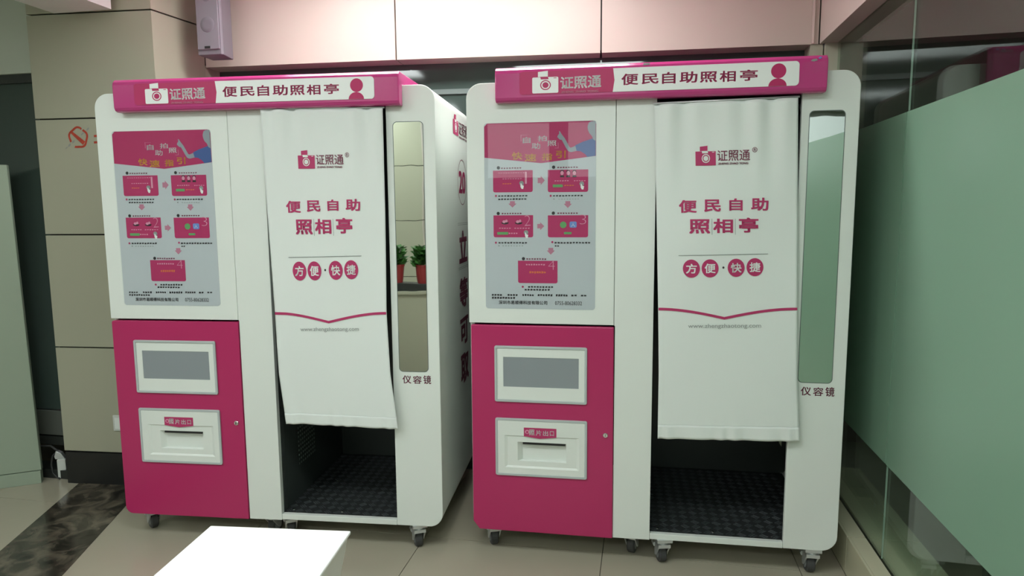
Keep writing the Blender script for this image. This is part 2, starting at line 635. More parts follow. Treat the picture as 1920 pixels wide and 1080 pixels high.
# ceiling beam meeting the column at top left
b0 = at_y(102, 23, 3.03)
b1 = at_y(217, 17, 3.06)
o = box('wall_beam', b0.x, b1.x, -1.0, 3.03, 2.527, CEIL_Z, M['ceiling'])
tag(o, 'pale ceiling beam ending against the left column', 'beam', kind='structure')

# beam and post over the glass wall, right -----------------------------------
o = box('wall_right', .838, 1.02, Y_REAR, 3.62, SOFFIT, CEIL_Z, M['panel'])
tag(o, 'warm beige beam running above the glass partition', 'beam', kind='structure')
o = box('trim_1', .796, .856, 3.625, 3.75, 0, SOFFIT, M['panel_col'])
tag(o, 'narrow beige post behind the right booth', 'post', kind='structure')
o = box('trim_2', .862, .93, 3.60, 3.75, 0, SOFFIT, M['panel_col'])
tag(o, 'beige end post where the glass partition starts', 'post', kind='structure')
o = box('trim_3', .798, .808, 3.606, 3.613, SOFFIT + .002, CEIL_Z - .005, M['bead'])
tag(o, 'thin pale corner bead between bulkhead and beam', 'trim', kind='structure')

# curb under the glass ---------------------------------------------------------
cu = box('trim_4', CURB_X + .01, 1.12, Y_REAR, 3.62, 0, CURB_H - .01, M['core'])
tag(cu, 'low tiled curb under the glass partition', 'curb', kind='structure')
y = 2.812 + TS
while y > Y_REAR + TS:
    y0, y1 = y - TS + .0028, y - .0028
    y1 = min(y1, 3.6)
    box('curb_side_tile', CURB_X, CURB_X + .01, y0, y1, 0.001, CURB_H - .0005, M['curb_tile'], cu)
    box('curb_top_tile', CURB_X + .0105, GX - .004, y0, y1, CURB_H - .01, CURB_H, M['curb_tile'], cu)
    box('curb_top_tile', GX + .014, 1.12, y0, y1, CURB_H - .01, CURB_H, M['curb_tile'], cu)
    y -= TS

# glass partition: one pane per stretch --------------------------------------------
PANES = [(2.652, 3.595, 'nearest the beige end post'), (0.95, 2.648, 'with a maroon board behind it'),
         (-0.8, 0.946, 'beside the camera'), (-2.6, -0.804, 'behind the camera'), (Y_REAR, -2.604, 'at the rear of the room')]
for k, (y0, y1, wh) in enumerate(PANES):
    g = box('window_%d' % (k + 2), GX, GX + .01, y0, y1, CURB_H - .004, SOFFIT, M['glass'])
    tag(g, 'clear glass pane with a green frosted band, ' + wh, 'glass pane', kind='structure')
    box('frosted_film', GX - .0025, GX - .0005, y0 + .001, y1 - .001, .54, 1.845, M['frost'], g)
sl = box('trim_5', GX + .002, GX + .008, 2.6493, 2.6507, CURB_H, SOFFIT, M['silicone'])
tag(sl, 'thin pale joint between the two nearest glass panes', 'joint', kind='structure')
# neighbouring room seen through the clear strips
o = box('wall_neighbour', 3.4, 3.5, Y_REAR, 4.6, 0, CEIL_Z, M['brown_dark'])
tag(o, 'dim brown wall of the room beyond the glass', 'wall', kind='structure')
o = box('wall_neighbour_end', 1.02, 3.4, 4.5, 4.6, 0, CEIL_Z, M['brown_dark'])
tag(o, 'dim end wall of the room beyond the glass', 'wall', kind='structure')
o = box('floor_neighbour', 1.12, 3.4, Y_REAR, 4.5, -.06, 0, M['dim_floor'])
tag(o, 'dim tiled floor of the room beyond the glass', 'floor', kind='structure')

# rest of the room behind the camera ---------------------------------------------------
o = box('wall_rear', X_LEFT, 3.5, Y_REAR - .1, Y_REAR, 0, CEIL_Z, M['plaster'])
tag(o, 'plain rear wall behind the camera', 'wall', kind='structure')
o = box('wall_side', X_LEFT - .1, X_LEFT, Y_REAR, 4.6, 0, CEIL_Z, M['plaster'])
tag(o, 'plain side wall far to the left', 'wall', kind='structure')
rc = box('wall_rear_column', -2.75, -1.72, -2.6, -2.012, 0, CEIL_Z, M['core'])
tag(rc, 'beige panelled column behind the camera', 'column', kind='structure')
for z0, z1 in zip(ZS, ZS[1:]):
    slab('panel', (-1.72, -2.0), (-2.75, -2.0), z0 + .004, z1 - .004, .012, M['panel_col'], rc)
    slab('panel', (-1.708, -2.6), (-1.708, -2.0), z0 + .004, z1 - .004, .011, M['panel'], rc)
win_e = emit_mat('daylight window', (0.92, 1.0, 0.98), 2.8)
for k, x in enumerate((-4.6, -3.2, -1.3, -0.1)):
    g = empty('window_%d' % (k + 7), (x, Y_REAR, 1.96))
    tag(g, ('%s daylight window high on the rear wall' % ('first', 'second', 'third', 'fourth')[k]), 'window', kind='structure')
    box('pane', -.46, .46, .012, .02, .03, .82, win_e, g)
    for a, b2, c2, d2 in ((-.5, .5, 0, .03), (-.5, .5, .82, .86), (-.5, -.46, .03, .82), (.46, .5, .03, .82)):
        box('window_frame', a, b2, 0, .04, c2, d2, M['socket'], g)

# ceiling lights (their own light) --------------------------------------------------------
lamp_e = emit_mat('lamp diffuser', (0.92, 1.0, 0.985), LAMP_POWER)
lamp_b = emit_mat('bright lamp diffuser', (0.96, 1.0, 0.98), LAMP_POWER * 1.95)
WHERE = ['over the booth fronts', 'over the middle of the floor, left row', 'over the middle of the floor, right row',
         'behind the camera, left row', 'behind the camera, right row', 'near the far left wall', 'added in the room beyond the glass to brighten it']
for (x, y, lx, ly), wh in zip(LAMPS, WHERE):
    L = empty('ceiling_light', (x, y, CEIL_Z))
    tag(L, 'flat white ceiling light panel ' + wh, 'ceiling light', 'ceiling light panels')
    ring_bm = bmesh.new()
    hx, hy = lx / 2, ly / 2
    for a, b2, c2, d2 in ((-hx, hx, -hy, -hy + .02), (-hx, hx, hy - .02, hy), (-hx, -hx + .02, -hy + .02, hy - .02), (hx - .02, hx, -hy + .02, hy - .02)):
        add_box(ring_bm, a, b2, c2, d2, -.03, 0)
    link('frame', mesh_of(ring_bm, 'frame'), M['socket'], L)
    box('diffuser', -hx + .02, hx - .02, -hy + .02, hy - .02, -.02, -.005, lamp_b if wh.startswith('over the booth') else lamp_e, L)


# ================================================================== BOOTHS
BW, BH0, BH1, BD = 1.511, 0.12, 2.02, 0.78
U_DOOR, U_POST, U_OPEN0, U_OPEN1 = 0.607, 0.612, 0.766, 1.303


def logo(parent, surf, u0, u1, z0, z1, fg, bg, name='camera_logo', eps=None, sub=0):
    """camera emblem: body with flash block, slot and lens"""
    W, H = u1 - u0, z1 - z0
    X = lambda t: u0 + W * t
    Zz = lambda t: z0 + H * t
    r = min(W, H) * 0.06 if H > 0 else 0.0
    body = rr(X(0), X(1), Zz(0), Zz(.72), r, 4)
    blk = [(X(.22), Zz(.735)), (X(.60), Zz(.735)), (X(.60), Zz(1)), (X(.22), Zz(.96))]
    a = poly(name, body, surf, fg, parent, sub)
    poly(name + '_flash', blk, surf, fg, parent, sub)
    s2 = surf if eps is None else eps
    lc = (X(.51), Zz(.36))
    ru, rz = W * 0.205, H * 0.225
    ringq = []
    n = 24
    for i in range(n):
        t0, t1 = 2 * math.pi * i / n, 2 * math.pi * (i + 1) / n
        ringq.append([(lc[0] + ru * k * math.cos(t), lc[1] + rz * k * math.sin(t)) for k, t in ((1, t0), (1, t1), (.8, t1), (.8, t0))])
    slot = [(X(.33), Zz(.62)), (X(.63), Zz(.62)), (X(.60), Zz(.74)), (X(.31), Zz(.74))]
    dash = [(X(.82), Zz(.655)), (X(.93), Zz(.655)), (X(.93), Zz(.685)), (X(.82), Zz(.685))]
    poly(name + '_lens_ring', ringq, s2, bg, parent)
    poly(name + '_lens', circ(lc[0], lc[1], ru * .58, rz * .58, 20), s2, bg, parent)
    poly(name + '_slot', slot, s2, bg, parent)
    poly(name + '_dash', dash, s2, bg, parent)
    return a


def caster(parent, u, v, ang):
    """swivel caster: fork > wheel, brake pedal; stands on the floor"""
    bm = bmesh.new()
    add_box(bm, -.032, .032, -.03, .03, .108, BH0 + .001)
    lathe(bm, [(.02, .094), (.02, .108)], 12, 'Z')
    add_box(bm, -.026, .026, -.024, .03, .082, .096)
    for s in (-1, 1):
        bm2 = [(-.022, .094), (.028, .094), (.042, .05), (.036, .028), (.024, .03), (-.008, .07)]
        a = [bm.verts.new((s * .020, y, z)) for y, z in bm2]
        b = [bm.verts.new((s * .026, y, z)) for y, z in bm2]
        bm.faces.new(a)
        bm.faces.new(b[::-1])
        for i in range(len(a)):
            j = (i + 1) % len(a)
            bm.faces.new((a[i], b[i], b[j], a[j]))
    f = link('caster_fork', mesh_of(bm, 'caster_fork'), M['steel'], parent)
    f.location = (u, v, 0)
    f.rotation_euler = (0, 0, ang)
    bm = bmesh.new()
    lathe(bm, [(.012, -.0165), (.034, -.0165), (.0385, -.012), (.0385, .012), (.034, .0165), (.012, .0165)], 24, 'X', (0, .03, .0385))
    wl = link('wheel', mesh_of(bm, 'wheel'), M['rubber'], f)
    bm = bmesh.new()
    lathe(bm, [(.022, -.0185), (.022, .0185)], 16, 'X', (0, .03, .0385))
    link('wheel_hub', mesh_of(bm, 'wheel_hub'), M['tyre'], f)
    bm = bmesh.new()
    add_prism(bm, [(-.030, .062), (.030, .062), (.034, .072), (.03, .08), (-.03, .08), (-.034, .072)], .038, .066)
    link('brake_pedal', mesh_of(bm, 'brake_pedal'), M['steel'], f)
    return f


# curtain edges read off the photograph (left edge, right edge), top to bottom
CURT = [([(489, 206), (502, 400), (517, 588), (525, 700), (539, 793)], [(718, 203), (722, 400), (725, 587), (733, 700), (748, 803)]),
        ([(1227, 196), (1231, 400), (1234, 580), (1235, 700), (1233, 822)], [(1497, 183), (1496, 400), (1495, 579), (1495, 700), (1499, 828)])]
CT = [0.0, 0.32, 0.605, 0.80, 1.0]
CV = -0.026


def curtain_edges(b):
    return [[bp(x, y, CV, b) for x, y in E] for E in CURT[b]]


def lerp_edge(E, t):
    t = min(max(t, 0), 1)
    for i in range(4):
        if t <= CT[i + 1] or i == 3:
            k = (t - CT[i]) / (CT[i + 1] - CT[i])
            return (E[i][0] + (E[i + 1][0] - E[i][0]) * k, E[i][1] + (E[i + 1][1] - E[i][1]) * k)


def curtain_surf(b, off=0.0):
    EL, ER = curtain_edges(b)

    def f(s, t):
        a, c = lerp_edge(EL, t), lerp_edge(ER, t)
        u = a[0] + (c[0] - a[0]) * s
        z = a[1] + (c[1] - a[1]) * s
        fade = max(0, 1 - t / .34) ** 1.6
        v = CV + off
        v += 0.010 * fade * math.sin(s * 31 + 1.3 * b) * (0.6 + .4 * math.sin(s * 9 + b))
        v += 0.004 * math.sin(s * 6.0 + t * 4 + b) * math.sin(math.pi * min(1, t * 1.2))
        if b == 0:
            v -= 0.012 * math.exp(-((s - .02) / .07) ** 2) * (.3 + .7 * t)
            v -= .012 * t * t * s
        if t > .93:
            v += 0.0035 * math.sin(s * 40 + 2 * math.sin(s * 13)) * (t - .93) / .07
        return (u, v, z)
    return f


def uz_to_st(u, z):
    EL, ER = curtain_edges(1)
    s = 0.5
    for _ in range(4):
        lo, hi = 0.0, 1.0
        for _ in range(30):
            t = (lo + hi) / 2
            zz = lerp_edge(EL, t)[1] * (1 - s) + lerp_edge(ER, t)[1] * s
            if zz > z:
                lo = t
            else:
                hi = t
        a, c = lerp_edge(EL, t)[0], lerp_edge(ER, t)[0]
        s = (u - a) / (c - a)
    return s, t


def cst(px, py):
    return uz_to_st(*bp(px, py, CV, 1))


def build_curtain(b, label):
    root = empty('door_curtain', (BOOTH[b][0].x, BOOTH[b][0].y, 0), BOOTH[b][1])
    tag(root, label, 'curtain', 'booth curtains')
    S = curtain_surf(b)
    ns, ntt = 60, 90
    # cloth to the hem line, then hem
    def sheet(t0, t1, rows, name, off):
        V, Fc = [], []
        for j in range(rows + 1):
            t = t0 + (t1 - t0) * j / rows
            for i in range(ns + 1):
                p = S(i / ns, t)
                V.append((p[0], p[1] + off, p[2]))
        for j in range(rows):
            for i in range(ns):
                a = j * (ns + 1) + i
                Fc.append((a, a + ns + 1, a + ns + 2, a + 1))
        me = bpy.data.meshes.new(name)
        me.from_pydata(V, [], Fc)
        o = link(name, me, M['curtain'], root, smooth=True)
        sm = o.modifiers.new('solidify', 'SOLIDIFY')
        sm.thickness = .0016
        sm.offset = 0
        return o
    sheet(0, .965, ntt, 'cloth', 0)
    sheet(.958, 1.0, 6, 'hem', -.0022)
    bm = bmesh.new()
    a, c = S(0, 0), S(1, 0)
    tube(bm, [(a[0] - .005, CV + .002, a[2] + .004), (c[0] + .005, CV + .002, c[2] + .004)], .004)
    link('curtain_rod', mesh_of(bm, 'curtain_rod'), M['steel'], root, smooth=True)
    L1 = lambda s, t: (lambda p: (p[0], p[1] - .0030, p[2]))(S(s, t))
    L2 = lambda s, t: (lambda p: (p[0], p[1] - .0040, p[2]))(S(s, t))

    def bx(x0, y0, x1, y1):
        s0, t0 = cst(x0, y1)
        s1, t1 = cst(x1, y0)
        return s0, s1, t0, t1
    s0, s1, t0, t1 = bx(1304, 273, 1341.5, 311)
    logo(root, L1, s0, s1, t0, t1, M['print'], M['curtain'], 'camera_logo', L2, 3)
    s0, s1, t0, t1 = bx(1344.5, 280.5, 1406, 302.5)
    text('brand_lettering', [('证照通', s0, s1, t0, t1)], L1, M['print_mauve'], root, .008)
    s0, s1, t0, t1 = bx(1346, 304, 1403, 309)
    text('pinyin_lettering', [('ZHENG ZHAO TONG', s0, s1, t0, t1)], L1, M['print_mauve'], root, 0.01)
    # registered mark
    c0 = cst(1414.5, 281)
    e = cst(1419.3, 281)
    ru = e[0] - c0[0]
    rz = cst(1414.5, 285.8)[1] - c0[1]
    q = []
    for i in range(20):
        x0, x1 = 2 * math.pi * i / 20, 2 * math.pi * (i + 1) / 20
        q.append([(c0[0] + ru * math.cos(x0), c0[1] + rz * math.sin(x0)), (c0[0] + ru * .8 * math.cos(x0), c0[1] + rz * .8 * math.sin(x0)),
                  (c0[0] + ru * .8 * math.cos(x1), c0[1] + rz * .8 * math.sin(x1)), (c0[0] + ru * math.cos(x1), c0[1] + rz * math.sin(x1))])
    poly('trademark_ring', q, L1, M['print_mauve'], root)
    text('trademark_letter', [('R', c0[0] - ru * .38, c0[0] + ru * .45, c0[1] + rz * .5, c0[1] - rz * .5)], L1, M['print_mauve'], root, .02)
    row = []
    for ch, x0, y0, x1, y1 in (('便', 1273, 375, 1306, 399), ('民', 1320, 374, 1351, 397), ('自', 1367, 372, 1392, 395), ('助', 1408, 370.5, 1441, 395),
                               ('照', 1292, 411, 1331, 438), ('相', 1337, 410, 1374, 437), ('亭', 1385, 408, 1422, 436)):
        row.append((ch,) + bx(x0, y0, x1, y1))
    text('title_lettering', row, L1, M['print'], root, .026)
    for x in (1334.5, 1378.5):
        s0, s1, t0, t1 = bx(x - .35, 410, x + .35, 440)
        poly('divider_line', [(s0, t0), (s1, t0), (s1, t1), (s0, t1)], L1, M['print_grey'], root)
    a, c = cst(1272, 478.5), cst(1440, 475.5)
    h = cst(1272, 479.6)[1] - a[1]
    poly('rule_line', [(a[0], a[1] + h), (c[0], c[1] + h), (c[0], c[1]), (a[0], a[1])], L1, M['print_grey'], root, 12)
    chars = []
    for ch, x, y in (('方', 1296, 503.5), ('便', 1331, 503), ('快', 1380, 502), ('捷', 1415.5, 501)):
        c0 = cst(x, y)
        ru = cst(x + 16, y)[0] - c0[0]
        rz = c0[1] - cst(x, y + 17)[1]
        poly('disc_print', circ(c0[0], c0[1], ru, rz, 28), L1, M['print'], root, 2)
        chars.append((ch, c0[0] - ru * .64, c0[0] + ru * .64, c0[1] + rz * .5 * 1.06, c0[1] - rz * .5 * 1.06))
    chars = [(ch, u0, u1, max(z0, z1) if False else z0, z1) for ch, u0, u1, z0, z1 in chars]
    chars = [(ch, u0, u1, -(-z1), -(-z0)) for ch, u0, u1, z0, z1 in chars]
    for it in chars:
        text('disc_lettering', [it], L2, M['print_white'], root, .02)
    c0 = cst(1356, 501.5)
    poly('dot_print', circ(c0[0], c0[1], .008, .0035, 12), L1, M['print_dark'], root)
    # shallow V stripe
    pts = []
    n = 40
    for i in range(n + 1):
        x = i / n
        px = 1234.5 + (1494.5 - 1234.5) * x
        d = abs(px - 1358) / (1358 - 1234.5 if px < 1358 else 1494.5 - 1358)
        y = 596.5 - 17.5 * math.sin(min(1, d) * math.pi / 2) ** 1.0
        pts.append(((px, y - 2.3), (px, y + 2.6)))
    q = []
    for (a, b_), (c, d_) in zip(pts, pts[1:]):
        q.append([tuple(cst(*b_)), tuple(cst(*d_)), tuple(cst(*c)), tuple(cst(*a))])
    q = [[(min(max(s, .001), .999), t) for s, t in P] for P in q]
    poly('stripe_print', q, L1, M['print'], root)
    s0, s1, t0, t1 = bx(1290, 606.5, 1427, 617)
    text('web_address', [('www.zhengzhaotong.com', s0, s1, t0, t1)], L1, M['print_grey'], root, 0.0)
    return root


def c7(x, y):
    return bp(890 + x / 5.538, 220 + y / 5.538, 0)


def c8(x, y):
    return bp(890 + x / 4.696, 380 + y / 4.696, 0)


def c9(x, y):
    return bp(900 + x / 4.0, 630 + y / 4.0, 0)


def rect(c, x0, y0, x1, y1):
    a, b = c(x0, y1), c(x1, y0)
    return a[0], b[0], a[1], b[1]


def build_poster(root):
    VP = -0.001
    po = plate('poster', rr(.0735, .5300, 1.0965, 1.8595, .012), VP, .0, M['poster'], root)
    S1, S2, S3 = front(VP - .0006), front(VP - .0012), front(VP - .0018)
    # heading
    poly('poster_heading', [(.0745, c7(100, 420)[1]), (c7(690, 476)[0], c7(690, 476)[1]), (.529, c7(1258, 400)[1]), (.529, 1.846), (.517, 1.8585), (.0865, 1.8585), (.0745, 1.846)], S1, M['poster_red'], po)
    T = [(ch,) + rect(c7, *q) for ch, q in (('自', (500, 205, 580, 270)), ('助', (592, 265, 682, 330)), ('拍', (655, 190, 750, 250)), ('照', (755, 240, 850, 300)))]
    text('poster_title', T, S2, M['print_white'], po, .012)
    q = []
    for x0, y0, x1, y1 in ((480, 183, 484, 250), (480, 183, 552, 187), (866, 262, 870, 322), (830, 318, 870, 322)):
        u0, u1, z0, z1 = rect(c7, x0, y0, x1, y1)
        q.append([(u0, z0), (u1, z0), (u1, z1), (u0, z1)])
    poly('title_bracket', q[:2], S2, M['print_light_pink'], po)
    poly('title_bracket', q[2:], S2, M['print_light_pink'], po)
    T = [(ch,) + rect(c7, *q) for ch, q in (('快', (388, 362, 495, 440)), ('速', (520, 378, 640, 458)), ('指', (700, 372, 805, 448)), ('引', (845, 345, 945, 425)))]
    for it in T:
        text('poster_subtitle', [it], S2, M['print_yellow'], po, .02)
    # figure: forearm and hand, head, blue sleeve
    P = lambda L: [c7(x, y) for x, y in L]
    poly('figure_sleeve', P([(1042, 292), (1060, 350), (1100, 352), (1150, 385), (1170, 412), (1256, 398), (1256, 205), (1200, 228), (1120, 255)])[::-1][::-1], S2, M['print_blue'], po)
    poly('figure_arm', P([(866, 186), (858, 205), (885, 232), (905, 235), (950, 320), (972, 352), (1000, 362), (1060, 348), (1046, 298), (1000, 316), (985, 308), (935, 215), (905, 178), (885, 146), (876, 142), (878, 170)]), S3, M['print_skin'], po)
    hp = [(1172, 95), (1186, 55), (1210, 42), (1256, 40), (1258, 245), (1232, 232), (1218, 195), (1190, 165), (1176, 130)]
    poly('figure_head', P(hp)[::-1], S3, M['print_skin'], po)
    # cards
    cards = [(c7, 193, 548, 603, 780), (c7, 760, 540, 1180, 778), (c8, 168, 110, 515, 305), (c8, 645, 110, 1000, 305), (c8, 383, 512, 730, 707)]
    for c, x0, y0, x1, y1 in cards:
        u0, u1, z0, z1 = rect(c, x0, y0, x1, y1)
        cd = poly('step_card', rr(u0, u1, z0, z1, (.008, .008, .0005, .0005), 4), S1, M['card'], po)
    I = []
    for c, x, y in ((c7, 247, 525), (c7, 820, 518), (c8, 208, 95), (c8, 693, 92), (c8, 430, 493)):
        p = c(x, y)
        I.append(circ(p[0], p[1], .0068, n=14))
    polys('step_icon', I, S2, M['print_dark'], po)
    rows = [rect(c7, 275, 518, 492, 537), rect(c7, 858, 510, 1080, 529), rect(c8, 238, 88, 420, 103), rect(c8, 728, 85, 915, 100), rect(c8, 455, 488, 637, 503)]
    dashes(rows, S2, 'step_caption', M['print_mauve'], po, .011)
    rows = [rect(c7, 245, 806, 555, 826), rect(c7, 245, 840, 545, 860), rect(c7, 812, 804, 1130, 824), rect(c8, 210, 345, 468, 361), rect(c8, 703, 345, 1025, 361),
            rect(c8, 705, 374, 748, 388), rect(c8, 470, 735, 697, 750), rect(c8, 440, 759, 668, 774)]
    dashes(rows, S2, 'step_note', M['print_dark'], po, .0125, .78)
    rows = [rect(c7, 815, 842, 842, 856), rect(c7, 870, 844, 1095, 854), rect(c8, 208, 373, 230, 386), rect(c8, 245, 376, 438, 384)]
    dashes(rows, S2, 'step_note_small', M['print_grey'], po, .0115, .6)
    I = []
    for c, x, y in ((c7, 222, 816), (c7, 790, 815), (c8, 188, 352), (c8, 684, 347), (c8, 424, 740)):
        p = c(x, y)
        I.append(circ(p[0], p[1], .0045, n=12))
    poly('note_bullet', I, S2, M['print'], po, stuff=True)
    # arrows
    for c, x0, y0, x1, y1, dn in ((c7, 655, 605, 728, 705, 0), (c7, 350, 870, 435, 937, 1), (c7, 925, 870, 1010, 942, 1), (c8, 552, 172, 613, 242, 0), (c8, 635, 398, 706, 458, 1)):
        u0, u1, z0, z1 = rect(c, x0, y0, x1, y1)
        W, H = u1 - u0, z1 - z0
        if dn:
            A = [(u0 + W * .2, z1), (u0 + W * .2, z0 + H * .62), (u0, z0 + H * .62), (u0 + W * .5, z0), (u1, z0 + H * .62), (u0 + W * .8, z0 + H * .62), (u0 + W * .8, z1)]
        else:
            A = [(u0, z0 + H * .22), (u0 + W * .42, z0 + H * .22), (u0 + W * .42, z0), (u1, z0 + H * .5), (u0 + W * .42, z1), (u0 + W * .42, z0 + H * .78), (u0, z0 + H * .78)]
        poly('arrow_print', A, S1, M['print_pink'], po)
    # card contents
    dashes([rect(c7, 245, 570, 525, 583), rect(c7, 290, 632, 497, 645), rect(c7, 830, 652, 985, 666), rect(c7, 1030, 652, 1160, 664), rect(c8, 215, 220, 325, 230), rect(c8, 350, 220, 492, 230), rect(c8, 300, 263, 385, 277), rect(c8, 452, 538, 625, 552)],
           S2, 'card_text', M['print_light_pink'], po, .0105, .7)
    dashes([rect(c7, 290, 683, 385, 697), rect(c7, 930, 700, 1035, 714), rect(c8, 482, 602, 630, 624)], S2, 'card_orange_text', M['print_orange'], po, .0105, .85)
    q = []
    for a in ((c7, 812, 697, 915, 727), (c8, 200, 258, 296, 282), (c8, 787, 258, 853, 278)):
        u0, u1, z0, z1 = rect(*a)
        q.append(rr(u0, u1, z0, z1, .002, 3))
    p = c8(780, 195)
    q.append(circ(p[0], p[1], .0135, n=16))
    polys('green_button', q, S2, M['print_green'], po)
    p = c8(867, 193)
    poly('blue_button', rr(p[0] - .0145, p[0] + .0145, p[1] - .0125, p[1] + .0125, .006, 4), S2, M['print_sky'], po)
    text('blue_button_mark', [('人', p[0] - .008, p[0] + .008, p[1] - .008, p[1] + .007)], S3, M['print_white'], po, .01)
    w1, d1 = [], []
    for x in (908, 972, 1036):
        p = c7(x, 578)
        w1.append(circ(p[0], p[1], .0068, .0085, 14))
        d1.append(circ(p[0], p[1] + .002, .0085, .0105, 14, 0, 180))
        d1.append([(p[0] - .008, p[1] - .017), (p[0] + .008, p[1] - .017), (p[0] + .0075, p[1] - .0095), (p[0] - .0075, p[1] - .0095)])
    for x in (268, 388):
        p = c8(x, 170)
        w1.append(circ(p[0] - .004, p[1] + .001, .007, .006, 12))
        w1.append(circ(p[0] + .006, p[1] + .004, .005, .006, 12))
        d1.append(circ(p[0], p[1] - .002, .016, .008, 12, 180, 360))
    poly('portrait_dark', d1, S2, M['print_dark'], po, stuff=True)
    poly('portrait_face', w1, S3, M['print_light_pink'], po, stuff=True)
    g, h = [], []
    for c, x, y in ((c7, 490, 700), (c7, 1115, 705), (c8, 455, 275)):
        p = c(x, y)
        g.append(circ(p[0] - .001, p[1] + .006, .0095, n=14))
        h.append([(p[0] - .002, p[1] + .006), (p[0] - .0045, p[1] + .006), (p[0] - .0055, p[1] - .008), (p[0] - .001, p[1] - .017), (p[0] + .006, p[1] - .017), (p[0] + .0085, p[1] - .004), (p[0] + .001, p[1] - .002)])
    polys('cursor_shade', g, S2, M['print_grey'], po)
    polys('cursor_hand', h, S3, M['print_white'], po)
    for it in (('1',) + rect(c7, 522, 565, 542, 690), ('2',) + rect(c8, 440, 112, 492, 205), ('3',) + rect(c8, 925, 105, 982, 190), ('4',) + rect(c8, 648, 508, 706, 590)):
        text('step_number', [it], S2, M['print_light_pink'], po, -.026)
    dashes([rect(c8, 152, 803, 245, 820), rect(c8, 290, 803, 385, 821), rect(c8, 420, 804, 525, 822), rect(c8, 555, 805, 690, 824), rect(c8, 715, 806, 822, 825), rect(c8, 850, 808, 905, 825), rect(c8, 935, 810, 990, 825), rect(c8, 152, 829, 362, 845)],
           S2, 'poster_footnote', M['print_dark'], po, .011, .8)
    text('company_line', [('深圳市易顺得科技有限公司',) + rect(c8, 213, 865, 640, 893)], S2, M['print_dark'], po, .012)
    plate('poster_cover', rr(.0735, .5300, 1.0965, 1.8595, .012), VP - .005, VP - .003, M['cover'], po)
    text('telephone_number', [('0755-80628332',) + rect(c8, 708, 870, 945, 900)], S2, M['print_dark'], po, 0)


